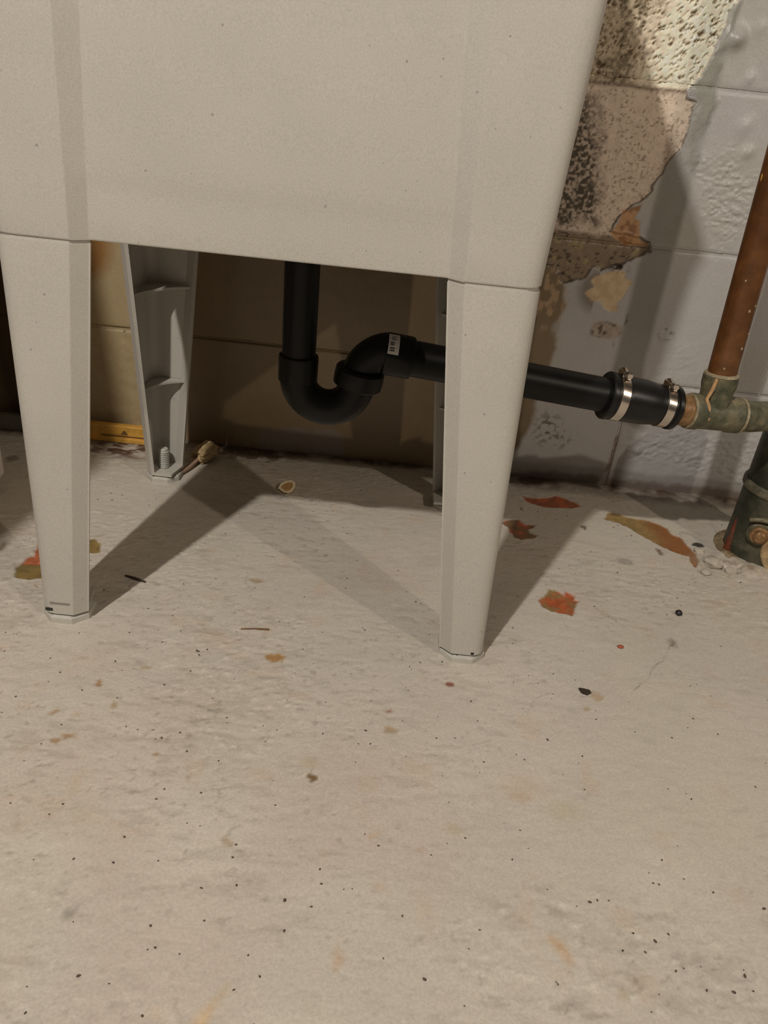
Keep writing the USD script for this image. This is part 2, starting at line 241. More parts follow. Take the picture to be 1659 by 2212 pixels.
# ------------------------------------------------------------------ back wall of painted blocks
W1 = [(0.3307, 0.6961), (0.4899, 0.7105), (0.4957, 0.6819), (0.488, 0.6722), (0.4857, 0.6509), (0.4811, 0.6304), (0.4754, 0.6126), (0.4728, 0.5964), (0.4633, 0.5842), (0.4606, 0.5708), (0.4722, 0.567), (0.4719, 0.5452), (0.4744, 0.5267), (0.4693, 0.5106), (0.458, 0.4954), (0.4512, 0.4769), (0.4419, 0.4524), (0.4231, 0.4319), (0.407, 0.4152), (0.3987, 0.3991), (0.4586, 0.3897), (0.4642, 0.3765), (0.4389, 0.362), (0.4255, 0.3486), (0.3886, 0.3448), (0.3774, 0.3295), (0.3456, 0.32), (0.3299, 0.3449), (0.2371, 0.3354), (0.1803, 0.6825)]
W1 = [(0.30, 0.80), (0.50, 0.80)] + W1[1:]
WFLAP = [(0.4964, 0.6908), (0.4957, 0.6819), (0.4857, 0.6509), (0.4754, 0.6126), (0.4633, 0.5842), (0.4722, 0.567), (0.4719, 0.5452), (0.4745, 0.5198), (0.4838, 0.4944), (0.4916, 0.4881), (0.4972, 0.4957), (0.4839, 0.5207), (0.499, 0.5478), (0.4999, 0.5696), (0.4895, 0.585), (0.4935, 0.6143), (0.4862, 0.6199), (0.4946, 0.6517), (0.4969, 0.6671)]
WMOLD = [(0.2012, 0.5545), (0.3358, 0.5656), (0.3452, 0.5415), (0.3586, 0.5086), (0.379, 0.4387), (0.382, 0.4089), (0.2301, 0.3782)]
WORANGE = [(0.4122, 0.4271), (0.4374, 0.439), (0.4308, 0.4176), (0.4397, 0.4147), (0.4436, 0.392), (0.4597, 0.3859), (0.4244, 0.3784), (0.4036, 0.3957)]
W2 = [(0.3834, 0.309), (0.3955, 0.3184), (0.3909, 0.3283), (0.3965, 0.3346), (0.4134, 0.3431), (0.4243, 0.3465), (0.4343, 0.3442), (0.438, 0.3343), (0.4515, 0.3322), (0.446, 0.3213), (0.4416, 0.3057), (0.436, 0.2992), (0.4365, 0.2874), (0.4174, 0.2866), (0.4114, 0.2967), (0.3953, 0.2985)]
W3 = [(0.4039, 0.2612), (0.4118, 0.2693), (0.4263, 0.2696), (0.4408, 0.2699), (0.4535, 0.2579), (0.4502, 0.2514), (0.4373, 0.2439), (0.4176, 0.2442), (0.4069, 0.248)]
WTAN = [(-2, .9), (.26, .9), (0.2846, 0.4168), (0.3211, 0.3509), (0.3466, 0.3271), (0.3604, 0.2947), (0.3538, 0.2592), (0.3555, 0.2162), (0.3516, 0.1634), (0.3437, 0.1079), (0.3303, 0.0575), (0.3194, 0.0098), (.3194, -.1), (-2, -.1)]
WGREY = [(-0.0982, 0.0386), (0.0357, 0.0494), (0.0426, 0.0041), (-0.0977, -0.01)]
WROUGH = [(0.4865, 0.5191), (0.5146, 0.5105), (0.5517, 0.5141), (0.5858, 0.4886), (0.5862, 0.4285), (0.5656, 0.3887), (0.5348, 0.4233), (0.5015, 0.4685)]
WROUGH2 = [(0.4837, 0.0912), (0.5617, 0.112), (0.7275, 0.1143), (0.7538, 0.0379), (0.7011, 0.0318), (0.5882, 0.0447), (0.5151, 0.0575)]
WROUGH3 = [(0.5136, 0.2331), (0.5445, 0.2509), (0.5834, 0.2406), (0.5937, 0.1821), (0.5131, 0.181)]
COURSES = [-.02, .181, .382, .585, .788, .991, 1.194]
def wall_field(X, Z):
    """recess into the wall (positive = deeper) and colour at wall points"""
    rec = .0016 * (fb(X, Z, 14, 3, 101) - .5) + .0009 * (fb(X, Z, 90, 3, 102) - .5)
    for P, amp in ((WROUGH, .0042), (WROUGH2, .0038), (WROUGH3, .0016)):
        s = cover(sdist(P, *jit(X, Z, .02, 30, 103), margin=.05), .012); rec -= 1.6 * amp * s * (.5 * fb(X + .3 * Z, Z, 80, 3, 104, 1.3) + .7 * fb(X + .4 * Z, Z, 190, 4, 105, 1.5) - .45)
    for x, z, r, a in ((.5044, .6408, .0155, .011), (.53, .655, .012, .002), (.5232, .0709, .012, .004), (.62, .07, .014, .003), (.545, .545, .016, .003), (.535, .60, .010, .003), (.56, .515, .012, .004)):
        rec -= a * np.exp(-((X - x) ** 2 + (Z - z) ** 2) / (r * .7) ** 2)
    grey = np.array(lin(180, 177, 176)); col = np.empty(X.shape + (3,)); col[:] = grey
    col *= (1 + .14 * (fb(X, Z, 18, 4, 110) - .5))[..., None]
    col = blend(col, lin(176, 174, 164), .5 * sstep(fb(X, Z, 9, 3, 111), .48, .68))
    # tan paint behind the tub
    Xt, Zt = jit(X, Z, .010, 35, 112)
    t = cover(sdist(WTAN, Xt, Zt, .06), .004); tan = np.array(lin(128, 110, 84)) * (1 + .2 * (fb(X, Z, 25, 3, 113) - .5))[..., None]
    col = col * (1 - t[..., None]) + tan * t[..., None]
    left = .8 * sstep(-X + .03 * (fb(X, Z, 20, 3, 130) - .5), .22, .24); col = blend(col, lin(188, 168, 130), .9 * left)        # yellower block at the left
    rec -= .0045 * left * (fb(X + Z, Z, 60, 4, 131, 1.8) - .4) * sstep(.2 - Z, 0, .05)
    d = np.hypot((X + .375) / .05, (Z - .30) / .05); col = blend(col, lin(146, 104, 58), .95 * cover((d - 1) * .05, .012))
    d = np.hypot((X + .47) / .07, (Z - .2) / .3); col = blend(col, lin(60, 44, 32), .85 * cover((d - 1) * .07, .02))
    g = cover(sdist(WGREY, *jit(X, Z, .006, 60, 114)), .003); col = blend(col, lin(128, 118, 110), .85 * g)
    s = sstep(X, .30, .315) * (1 - sstep(X, .35, .365)) * sstep(Z, .24, .26) * (1 - sstep(Z, .33, .35)); col = blend(col, lin(190, 160, 130), .7 * s * sstep(fb(X, Z, 160, 3, 132, .5), .52, .64))
    d = np.hypot((X - .40) / .025, (Z - .315) / .03); col = blend(col, lin(110, 96, 78), .7 * cover((d - 1) * .02, .006) * (X < .40))
    # the big bare patch: paint and parging gone, block and old plaster showing
    Xj, Zj = jit(X, Z, .0045, 90, 115)
    sd = sdist(W1, Xj, Zj, .03); b = cover(sd, .0009)
    up = sstep(Z + .006 * (fb(X, Z, 60, 2, 116) - .5), .574, .582)
    pit = fb(X - Z, X + Z, 250, 3, 117, .72); pits = sstep(.43 - pit, 0, .10)
    upc = np.array(lin(252, 238, 216)) * (1 + .7 * (fb(X, Z, 240, 3, 118) - .5))[..., None]
    upc = blend(upc, lin(118, 98, 66), .75 * pits); upc = blend(upc, lin(58, 50, 38), .9 * sstep(.30 - pit, 0, .05))
    upc = blend(upc, lin(140, 120, 84), .6 * sstep(.42 - X + .03 * (fb(X, Z, 40, 3, 119) - .5), 0, .05))
    upc = blend(upc, lin(96, 82, 56), .7 * sstep(fb(X, Z, 110, 4, 120), .50, .62) * sstep(.43 - X, 0, .05))
    loc = np.array(lin(222, 204, 186)) * (1 + .35 * (fb(X, Z, 120, 3, 121) - .5))[..., None]
    loc = blend(loc, lin(120, 96, 72), .7 * sstep(fb(X, Z, 380, 3, 122), .58, .74))
    mold = cover(sdist(WMOLD, *jit(X, Z, .016, 45, 123), margin=.05), .010) * (.30 + .70 * sstep(fb(X, Z, 300, 4, 124), .34, .58))
    loc = blend(loc, lin(66, 56, 42), np.clip(.97 * mold, 0, 1))
    low = sstep(.395 - Z + .012 * (fb(X, Z, 70, 3, 125) - .5), 0, .008); lowc = np.array(lin(140, 122, 102)) * (1 + .6 * (fb(X, Z, 110, 3, 126) - .5))[..., None]
    lowc = blend(lowc, lin(165, 150, 110), .8 * sstep(fb(X, Z, 85, 3, 127), .64, .72)); lowc = blend(lowc, lin(58, 48, 38), .9 * sstep(fb(X, Z, 190, 4, 128, 1.5), .56, .64))
    loc = loc * (1 - low[..., None]) + lowc * low[..., None]
    bare = upc * up[..., None] + loc * (1 - up[..., None])
    joint = np.exp(-((Z - .578 + .003 * (fb(X, Z, 50, 2, 129) - .5)) / .0028) ** 2); bare = blend(bare, lin(104, 84, 62), .75 * joint)
    col = col * (1 - b[..., None]) + bare * b[..., None]
    rec += b * (.0026 + up * .004 * pits - .0015 * up * (pit - .5) + (1 - up) * .0012 * (fb(X, Z, 200, 2, 133) - .5) + .0012 * low * (fb(X, Z, 90, 3, 134) - .5)) - b * joint * .001
    rim = np.exp(-((sd - .0012) / .0016) ** 2); col = blend(col, lin(70, 56, 42), .75 * np.exp(-((sd + .0004) / .0010) ** 2) * (1 - up)); rec -= .0012 * rim * (1 - up)
    # greenish loosened paint along the break
    fl = cover(sdist(WFLAP, *jit(X, Z, .006, 60, 135)), .005); col = blend(col, np.array(lin(164, 164, 152)), .7 * fl * (1 - b)); rec -= .0045 * fl * (1 - b) * (.3 + .7 * fb(X + Z, Z, 60, 4, 136))
    for P, c1, c2, a, dep in ((WORANGE, (196, 150, 104), (150, 104, 60), .9, .0008), (W2, (212, 190, 156), (200, 174, 138), 1., .0010), (W3, (176, 158, 140), (158, 138, 120), .7, .0010)):
        m = cover(sdist(P, *jit(X, Z, .003, 110, 137)), .0009) * a; n = sstep(fb(X, Z, 90, 3, 138), .45, .58)[..., None]
        c = np.asarray(lin(*c1)) * (1 - n) + np.asarray(lin(*c2)) * n; col = col * (1 - m[..., None]) + c * m[..., None]; rec += dep * m
    m = cover(sdist(W3, X, Z), .004) * sstep(fb(X, Z, 150, 3, 145), .56, .64); col = blend(col, lin(70, 54, 40), .8 * m)
    m = np.exp(-((X - .425 - (Z - .345) * -.3) / .012) ** 2 - ((Z - .350) / .006) ** 2); col = blend(col, lin(48, 38, 28), np.clip(m * 1.4 * (fb(X, Z, 140, 2, 139) > .47), 0, 1))
    # mould specks and rust low on the wall
    for x, z, rx, rz, a in ((.372, .09, .022, .03, .9), (.400, .075, .016, .02, .7), (.519, .262, .012, .012, .8), (.487, .07, .003, .03, .7), (.445, .245, .002, .012, .9), (.455, .275, .002, .012, .8)):
        d = np.hypot((X - x) / rx, (Z - z) / rz); m = a * np.clip(1.3 - d, 0, 1) * sstep(fb(X, Z, 190, 3, 140), .52, .60); col = blend(col, lin(84, 70, 32), np.clip(m, 0, 1))
    m = np.exp(-((X - .487) / .003) ** 2) * (Z < .1) * sstep(fb(X, Z, 30, 2, 141), .4, .55); col = blend(col, lin(112, 72, 40), .8 * m)
    # damp grime line at the bottom
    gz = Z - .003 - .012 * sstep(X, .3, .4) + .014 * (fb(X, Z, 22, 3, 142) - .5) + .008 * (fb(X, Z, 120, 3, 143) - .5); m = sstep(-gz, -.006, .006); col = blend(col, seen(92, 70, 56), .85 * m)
    m = sstep(.035 - Z + .02 * (fb(X, Z, 16, 3, 144) - .5), 0, .01) * (X > .3); col = blend(col, lin(120, 112, 104), .45 * m)
    return rec, np.clip(col, .008, .85)
def joint_depth(X, Z):                                   # thick tan paint fills the joints behind the tub
    return np.where(X > .30, 1., np.where((X < -.2) & (abs(Z - .181) < .02), .9, .03))
def wall_grid(name, xs, zs, y, edge, parent, m=WALLM):
    X, Z = np.meshgrid(xs, zs, indexing='xy'); rec, col = wall_field(X, Z)
    yy = y + rec
    if not edge: yy += np.where((X < .3) & (np.min([abs(Z - c) for c in COURSES], 0) > .008), .008, .0016 * np.maximum(joint_depth(X, Z), .6))
    if edge:                                                            # rounded arrises, then a skirt back into the joint
        d = np.minimum(np.minimum(X - xs[0], xs[-1] - X), np.minimum(Z - zs[0], zs[-1] - Z)); yy += .0019 * np.clip(1 - d / .007, 0, 1) ** 2 * joint_depth(X, Z)
        yy[0, :] = yy[-1, :] = y + .02; yy[:, 0], yy[:, -1] = (y + .02 if xs[0] > .3 else yy[:, 1]), (y + .02 if xs[-1] > .3 else yy[:, -2])
    n, k = len(xs), len(zs); idx = np.arange(n * k).reshape(k, n)
    f = np.concatenate([np.stack([idx[:-1, :-1], idx[:-1, 1:], idx[1:, 1:]], -1).reshape(-1, 3), np.stack([idx[:-1, :-1], idx[1:, 1:], idx[1:, :-1]], -1).reshape(-1, 3)])
    g = usdkit.mesh(stage, name, (np.stack([X, yy, Z], -1).reshape(-1, 3), f), m, smooth=True); colour(g.GetPrim(), col.reshape(-1, 3)); return g.GetPrim()
wall = UsdGeom.Xform.Define(stage, '/World/wall_back').GetPrim(); keys(wall, kind='structure', label='block wall in peeling grey and tan paint')
mort = wall_grid('/World/wall_back/mortar', axis([(-3.0, -.6, .2), (-.6, -.45, .02), (-.45, .9, .004), (.9, 1.2, .05), (1.2, 3.6, .3)]), axis([(-.02, .75, .004), (.75, 2.25, .1)]), YW, False, wall)
for ci in range(len(COURSES) - 1):
    z0, z1 = COURSES[ci] + .0006, COURSES[ci + 1] - .0006; off = (.487, .690, .630, .70, .487, .687)[ci]
    for k in range(-4, 3):
        x0, x1 = off + .4 * k, off + .4 * (k + 1); x0, x1 = x0 + (.0006 if x0 > .3 else .00002), x1 - (.0006 if x1 > .3 else .00002)
        if x1 < -1.2 or x0 > 1.5: continue
        fine = x1 > -.5 and x0 < .9 and z0 < .72
        st = .0015 if (fine and x1 > .28 and z0 > .3) else .0022 if (fine and x1 > .28) else (.004 if fine else .02)
        nx, nz = int((x1 - x0) / st), int((z1 - z0) / st)
        xs = np.concatenate([[x0], np.linspace(x0 + (.0003 if x0 > .3 else .00003), x1 - (.0003 if x1 > .3 else .00003), nx), [x1]]); zs = np.concatenate([[z0], np.linspace(z0 + .0003, z1 - .0003, nz), [z1]])
        wall_grid(numbered('/World/wall_back/block'), xs, zs, YW, True, wall)
def shell(name, m, x0, x1, y0, y1, z0, z1): obj(name, box(x0, x1, y0, y1, z0, z1), m, None, False, kind='structure')
shell('wall_left', PLAIN_WALL, -3.1, -3.0, -3.6, .6, 0, 2.25); shell('wall_right', PLAIN_WALL, 3.6, 3.7, -3.6, .6, 0, 2.25)
shell('wall_front', PLAIN_WALL, -3.1, 3.7, -3.7, -3.6, 0, 2.25); shell('ceiling', CEILM, -3.1, 3.7, -3.7, .6, 2.25, 2.35)

# ------------------------------------------------------------------ laundry tub
tub = thing('laundry_tub', 'speckled light grey plastic laundry tub standing on four tapered legs', 'laundry tub', loc=(-.0035, .1735, 0))
HX, HY, ZT = .232, .195, .398
def corner_path(ap, ao, bp, bo, d, r=.020):
    return fillet([(ap + .004, d), (ap, d), (ao, 0), (0, 0), (0, bo), (d, bp), (d, bp + .004)], [0, .003, .003, r, .003, .003, 0], 5)
def corners(z, hx, hy, ap, bp, d):
    P = corner_path(ap, ap - .013 - .005 * max(0, hx - HX) / .007, bp, bp - .013, d); ring = []
    for sx, sy, rev in ((-1, -1, 0), (-1, 1, 1), (1, 1, 0), (1, -1, 1)):
        Q = P[::-1] if rev else P
        ring += [(sx * (hx - u), sy * (hy - v), z) for u, v in Q]
    return np.array(ring)
def tub_ring(z, inset=0.):
    t = z - ZT
    d = .0102 - .0013 * float(sstep(np.array(z), .432, .458))
    return corners(z, HX + .035 * t - inset, HY + .035 * t - inset, 0.0795 + .10 * t, .112 + .13 * t, d)
def rrect(z, hx, hy, r, n=8):
    pts = []
    for cx, cy, a0 in ((hx - r, hy - r, 0), (-hx + r, hy - r, 90), (-hx + r, -hy + r, 180), (hx - r, -hy + r, 270)):
        for a in np.radians(np.linspace(a0, a0 + 90, n)): pts.append((cx + r * math.cos(a), cy + r * math.sin(a), z))
    return np.array(pts)
outer = loft([tub_ring(ZT, .006)] + [tub_ring(ZT, .0012)] + [tub_ring(z) for z in (ZT + .0016, .42, .435, .441, .448, .455, .47, .55, .65, .75, .822)], cap=False)
under = loft([tub_ring(ZT, .006), tub_ring(.42, .008), tub_ring(.50, .008)], cap=False)
plate = loft([rrect(.499, HX - .02, HY - .02, .03), rrect(.505, HX - .02, HY - .02, .03)])
bowl = loft([rrect(.828, HX + .006, HY + .006, .04), rrect(.60, HX - .02, HY - .02, .05), rrect(.53, HX - .03, HY - .03, .06), rrect(.515, .03, .03, .025)], cap=True)
obj('basin', cat(outer, under, plate, bowl), TUBM, tub, 40)
rimo = [rrect(.820, HX + .010, HY + .010, .03), rrect(.818, HX + .022, HY + .022, .04), rrect(.828, HX + .024, HY + .024, .04), rrect(.836, HX + .020, HY + .020, .04), rrect(.836, HX + .010, HY + .010, .04), rrect(.828, HX + .006, HY + .006, .04)]
obj('rim', loft(rimo, cap=False), TUBM, tub, 40)
obj('drain_flange', lathe_line((.0045, 0, .44), (.0045, 0, .52), [(0, .0), (0, .034), (.012, .034), (.014, .026), (.06, .026), (.076, .040), (.08, .040), (.08, .0)]), ABS, tub)
ZL = .011
def leg_local(z, sx=0, top=ZT - .0026):
    """open outer path of the L section, in corner coordinates (u, v inward)"""
    s = (top - z) / (top - ZL); ap, bp = .0795 - .0325 * s, .112 - .066 * s
    out = (.0075 + .0035 * sx) * s
    P = corner_path(ap, ap - .013 + .001 * s, bp, bp - .013 + .001 * s, .0102)[1:-1]; P = P.copy(); P[:, 0] -= out; P[:, 1] -= .002 * s
    t = .0045; n = len(P); T = np.gradient(P, axis=0); N = np.stack([-T[:, 1], T[:, 0]], -1); N /= np.linalg.norm(N, axis=1)[:, None]
    if N[n // 2] @ np.array([1, 1]) < 0: N = -N
    I = P + t * N
    corner = [i for i in range(n) if P[i, 0] + P[i, 1] < .05]
    lim = np.array([P[:, 0].min() + t, P[:, 1].min() + t]); I = np.maximum(I, lim)
    I[0] = (P[0, 0] - .001, P[0, 1] + .0028); I[-1] = (P[-1, 0] + .0028, P[-1, 1] - .001)
    return np.vstack([P, I[::-1]]), ap - out, bp - .002 * s, out
def leg_mesh(sx, sy):
    def W(Q, z): return np.array([(sx * (HX - u), sy * (HY - v), z) for u, v in Q])
    zs = np.linspace(ZL, ZT - .0034, 12); rings = []
    LL = lambda z: leg_local(z, sx)
    rings = [W(LL(z)[0], z) for z in zs]; Qt = LL(ZT - .0026)[0]; c = np.array([.02, .02])
    n2 = len(Qt) // 2
    topQ = Qt.copy(); topQ[:n2] = Qt[:n2] * .985 + Qt[::-1][:n2] * .015
    rings.append(W(topQ, ZT - .0026))
    body = loft(rings, cap=False)
    P = rings[-1]; B = rings[0]; f = []; n = len(P); caps = []
    for R in (P, B):                                                # the two end faces of the thin L
        v = R; ff = []
        for i in range(n2 - 1): ff += [(i, i + 1, n - 2 - i), (i, n - 2 - i, n - 1 - i)]
        caps.append(trimesh.Trimesh(v, ff, process=False))
    # tongue that plugs up inside the tub's pillar
    tq = LL(ZT - .0026)[0]; mid = (tq[:n2] * .55 + tq[::-1][:n2] * .45); inn = (tq[:n2] * .1 + tq[::-1][:n2] * .9); tong = np.vstack([mid, inn[::-1]])
    tongue = loft([W(tong, ZT - .006), W(tong, ZT + .02)], cap=False)
    base = np.array([(u, v) for u, v in LL(ZL)[0][:n2]] + [(.036, .046)])
    v = W(base, ZL); v2 = W(base, ZL + .004); bottom = loft([v, v2])
    return cat(body, *caps, tongue, bottom)
def octagon(cx, cy, z, h, c):
    return np.array([(cx - h, cy - h + c, z), (cx - h + c, cy - h, z), (cx + h - c, cy - h, z), (cx + h, cy - h + c, z), (cx + h, cy + h - c, z), (cx + h - c, cy + h, z), (cx - h + c, cy + h, z), (cx - h, cy + h - c, z)])
for sx, sy in ((-1, -1), (1, -1), (-1, 1), (1, 1)):
    leg = obj('leg', leg_mesh(sx, sy), TUBM, tub, 40)
    fx, fy = sx * (HX + .0075 + .0035 * sx - .0225), sy * (HY + .002 - .0235)
    h, c = .0248, .0135
    obj('foot', loft([octagon(fx, fy, -.001, h, c), octagon(fx, fy, .0062, h, c), octagon(fx, fy, .0072, h - .0006, c), octagon(fx, fy, .0088, h - .0034, c), octagon(fx, fy, .0098, h - .0045, c)]), FOOTM, leg, 20)
    if sy < 0 and sx < 0:
        obj('mould_slot', box(-.224, -.203, -.1972, -.1962, .0235, .0262), SLOTM, leg, False, label='shallow moulded slot'); obj('mould_hole', box(-.230, -.222, -.1970, -.1960, .0145, .0178), DARKM, leg, False, label='small dark hole')
    if sy < 0 and sx > 0:
        obj('mould_notch', cat(box(.214, .232, -.1968, -.1956, .0118, .0148), box(.2135, .2150, -.1968, -.1956, .0095, .0148)), DARKM, leg, False, label='dark notch above the foot')
    prof = [(0, .0078)] + [(.0005 + .003 * k + q, r) for k in range(11) for q, r in ((0, .0064), (.0009, .0078), (.0019, .0078), (.0027, .0064))] + [(.036, .0066), (.0372, .0055), (.0372, .0)]
    obj('leveling_stud', lathe_line((fx, fy, .009), (fx, fy, .06), prof, 24), BOLTM, leg, 30, label='white threaded stud')
    for zr in (.147, .281):
        _, ap, bp, out = leg_local(zr, sx); u0, v0 = -out + .003, .003; pts = [(u0, v0 + .014), (u0 + .004, v0 + .004), (u0 + .014, v0), (ap - .004, .008)]
        for t in np.linspace(0, 1, 9)[1:-1]:                                  # concave free edge
            a, b, k_ = np.array([ap - .006, .010]), np.array([.010 - out * .3, bp - .008]), np.array([ap * .33, bp * .30]); pts.append(tuple((1 - t) ** 2 * a + 2 * t * (1 - t) * k_ + t * t * b))
        pts.append((.010 - out, bp - .006))
        pl = Polygon(pts).buffer(0); m = trimesh.creation.extrude_polygon(pl, .0028, engine='earcut'); vv = m.vertices.copy(); m.vertices = np.stack([sx * (HX - vv[:, 0]), sy * (HY - vv[:, 1]), zr + vv[:, 2]], -1)
        obj('rib', m, TUBM, leg, False)

# ------------------------------------------------------------------ black drain trap and waste arm
trap = thing('drain_trap', 'black plastic drain trap hanging under the grey tub with its long waste arm', 'drain pipe')
TY = .1735
def arc(c, r, a0, a1, n=18, y=TY): return [(c[0] + r * math.cos(a), y, c[1] + r * math.sin(a)) for a in np.radians(np.linspace(a0, a1, n))]
obj('tailpiece', tube([(.001, TY, .4395), (.001, TY, .235)], .0195), ABS, trap)
obj('hub', lathe_line((.001, TY, .232), (.001, TY, .27), [(0, .021), (.001, .0228), (.027, .0232), (.030, .0225), (.030, .019)]), ABS, trap)
ub = [(.001, TY, .250), (.001, TY, .24)] + arc((.036, .2375), .035, 180, 360, 24) + [(.071, TY, .244)]
obj('u_bend', tube(ub, .0212), ABS, trap)
NX = .0705
nut = [(0, .020), (0, .0262), (.002, .0285), (.013, .0290), (.020, .0285), (.0225, .0265), (.024, .0225), (.024, .018)]
obj('union_nut', lathe_line((NX, TY, .232), (NX + .004, TY, .26), nut), ABS, trap)
A0, A1 = np.array((.107, .1737, .2739)), np.array((.508, .2150, .2280)); AD = (A1 - A0) / np.linalg.norm(A1 - A0)
el = [(.071, TY, .236)] + arc((.110, .2395), .0385, 180, 97, 16) + [tuple(A0 + AD * .004), tuple(A0 + AD * .014)]
obj('elbow', tube(el, .0212), ABS, trap)
hub = obj('outlet_hub', lathe_line(A0 - AD * .004, A1, [(-.0045, .020), (-.0045, .0236), (-.0025, .0243), (.026, .0243), (.028, .0235), (.028, .019)]), ABS, trap)
obj('waste_arm', tube([A0 + AD * .012, A0 + AD * .15, A0 + AD * .2618], .0207), ABS, trap)
# paper label wrapped over the hub
e1 = np.cross(AD, (0, 0, 1)); e1 /= np.linalg.norm(e1); e2 = np.cross(e1, AD)     # e1 towards the viewer's side (-y), e2 up
if e1[1] > 0: e1 = -e1
def wrap(t0, t1, a0, a1, r, n=14):
    o = A0 - AD * .004; v = []; f = []
    for a in np.radians(np.linspace(a0, a1, n)):
        q = r * (math.cos(a) * e1 + math.sin(a) * e2)
        v += [o + AD * t0 + q, o + AD * t1 + q]
    for i in range(n - 1): f += [(2 * i, 2 * i + 1, 2 * i + 3), (2 * i, 2 * i + 3, 2 * i + 2)]
    return trimesh.Trimesh(v, f, process=False)
lab = obj('paper_label', wrap(-.004, .0085, 16, 80, .0247), STICKER, trap, True, label='small white printed paper label')
for k, (a0, a1, t0, t1) in enumerate([(24, 27, .003, .0085), (28.5, 29.5, .003, .0085), (31, 34, .003, .0085), (40, 43, .003, .0075), (44, 45, .003, .009), (46, 49, .003, .0075), (56, 57.2, .004, .0095), (59, 60.2, .004, .0095), (62, 63.2, .004, .009), (65, 66.2, .005, .0095), (68, 69.5, .005, .009)]):
    obj('print_line', wrap(t0 - .005, t1 - .005, a0, a1, .02485, 4), INK, lab, True)

# ------------------------------------------------------------------ rubber coupling and its clamps
coup = thing('rubber_coupling', 'black rubber coupling with two steel band clamps on the waste pipe', 'pipe coupling')
CO = A0 + AD * .262
sleeve = [(0, .0200), (0, .0275), (.0015, .0288), (.006, .0288), (.0075, .0268), (.024, .0268), (.026, .0272), (.05, .0270), (.062, .0252), (.068, .0243), (.084, .0243), (.0855, .0268), (.090, .0268), (.0915, .0255), (.0915, .0195)]
obj('sleeve', lathe_line(CO, CO + AD, sleeve), RUBBER, coup, 35)
def clamp(t, r):
    c = CO + AD * t
    cl = obj('band_clamp', lathe_line(c, c + AD, [(0, r), (0, r + .0009), (.0004, r + .0013), (.0102, r + .0013), (.0106, r + .0009), (.0106, r)], 48), STEEL, coup, 30, label='shiny steel worm-drive band clamp')
    top = c + AD * .0053 + e2 * (r + .0035); fw = e1
    def loc(a, b_, d): return top + AD * a + fw * b_ + e2 * d
    hs = []
    for a in (-.0055, .0055):
        for b_ in (-.008, .008):
            for d in (-.003, .0025): hs.append(loc(a, b_ , d))
    obj('screw_housing', trimesh.Trimesh(np.array(hs)).convex_hull if False else trimesh.convex.convex_hull(np.array(hs)), STEEL, cl, False)
    obj('clamp_screw', cat(lathe_line(loc(0, .004, .0005), loc(0, .02, .0005), [(0, .0032), (.006, .0032), (.006, .0046), (.0105, .0046), (.0115, .0036), (.0115, 0)], 6), lathe_line(loc(0, -.008, .0005), loc(0, -.02, .0005), [(0, .0028), (.004, .0028), (.004, 0)], 12)), STEEL, cl, 30)
    obj('band_tail', tube([top + fw * .004 + e2 * .001, top - fw * .004 + e2 * .0036, top - fw * .010 + e2 * .003], [.0022, .0022, .0016], 8), STEEL, cl, 30)
clamp(.0105, .0269); clamp(.0705, .0244)

# ------------------------------------------------------------------ old brass tee, standpipe and floor stack
def aged(name, c1, c2, c3, rough=.5, metal=0., scale=35):
    return mat(name, {'g': ('geometry', {}), 'n': ('noise_texture', {'scale': float(scale), 'detail': 5.0, 'roughness': .65}), 'n2': ('noise_texture', {'scale': scale * 3.1, 'detail': 4.0}),
        'r': ('rgb_ramp', {'ramp': [(.36, c1), (.52, c2), (.66, c3)]}), 'r2': ('rgb_ramp', {'ramp': [(.3, (.75, .75, .75)), (.7, (1.2, 1.2, 1.2))]}), 'm': ('mix', {'mix_type': 'multiply', 'fac': 1.0}),
        'b': ('bump', {'strength': .35, 'distance': .0015}), 'p': ('principled_bsdf', {'roughness': float(rough), 'metallic': float(metal)})},
        [('g.position', 'n.vector'), ('g.position', 'n2.vector'), ('n.fac', 'r.fac'), ('n2.fac', 'r2.fac'), ('r.color', 'm.color1'), ('r2.color', 'm.color2'), ('m.color', 'p.base_color'), ('n2.fac', 'b.height'), ('b.normal', 'p.normal')])
VERDI = aged('verdigris_paint', lin(62, 66, 50), lin(96, 92, 72), lin(122, 112, 86), .5, 0, 45)
STACKM = aged('dark_green_stack_paint', lin(40, 44, 34), lin(62, 64, 50), lin(92, 88, 72), .5, 0, 22)
BRASS = aged('worn_brass', lin(120, 88, 56), lin(146, 112, 74), lin(160, 130, 92), .42, .25, 60)
BROWNP = aged('brown_gloss_paint', lin(80, 48, 22), lin(94, 58, 28), lin(110, 70, 36), .3, 0, 18)
PASTE = aged('old_joint_paste', lin(128, 116, 92), lin(150, 138, 112), lin(166, 154, 128), .7, 0, 80)
OCHREP = aged('ochre_drip_paint', lin(176, 136, 96), lin(190, 150, 108), lin(200, 164, 122), .5, 0, 60)
TANP = aged('tan_plug_paint', lin(150, 124, 88), lin(172, 148, 112), lin(190, 168, 130), .6, 0, 40)
REDP = aged('red_lead_paint', lin(92, 46, 30), lin(116, 56, 36), lin(90, 60, 42), .6, 0, 60)
FLANGEM = aged('dirty_flange_paint', lin(96, 78, 56), lin(140, 122, 94), lin(166, 150, 124), .65, 0, 60); COLLARM = aged('green_collar_paint', lin(70, 70, 56), lin(96, 92, 76), lin(118, 112, 94), .5, 0, 40)
tee = thing('waste_tee', 'old green-stained waste tee on brass nipple beside the rubber coupling', 'pipe fitting')
T0 = CO + AD * .088
obj('nipple', lathe_line(T0, T0 + AD, [(0, .0192), (.030, .0192)]), BRASS, tee, label='bare worn brass nipple')
TB = CO + AD * .110; TD = np.array((.985, .165, -.045)); TD /= np.linalg.norm(TD)
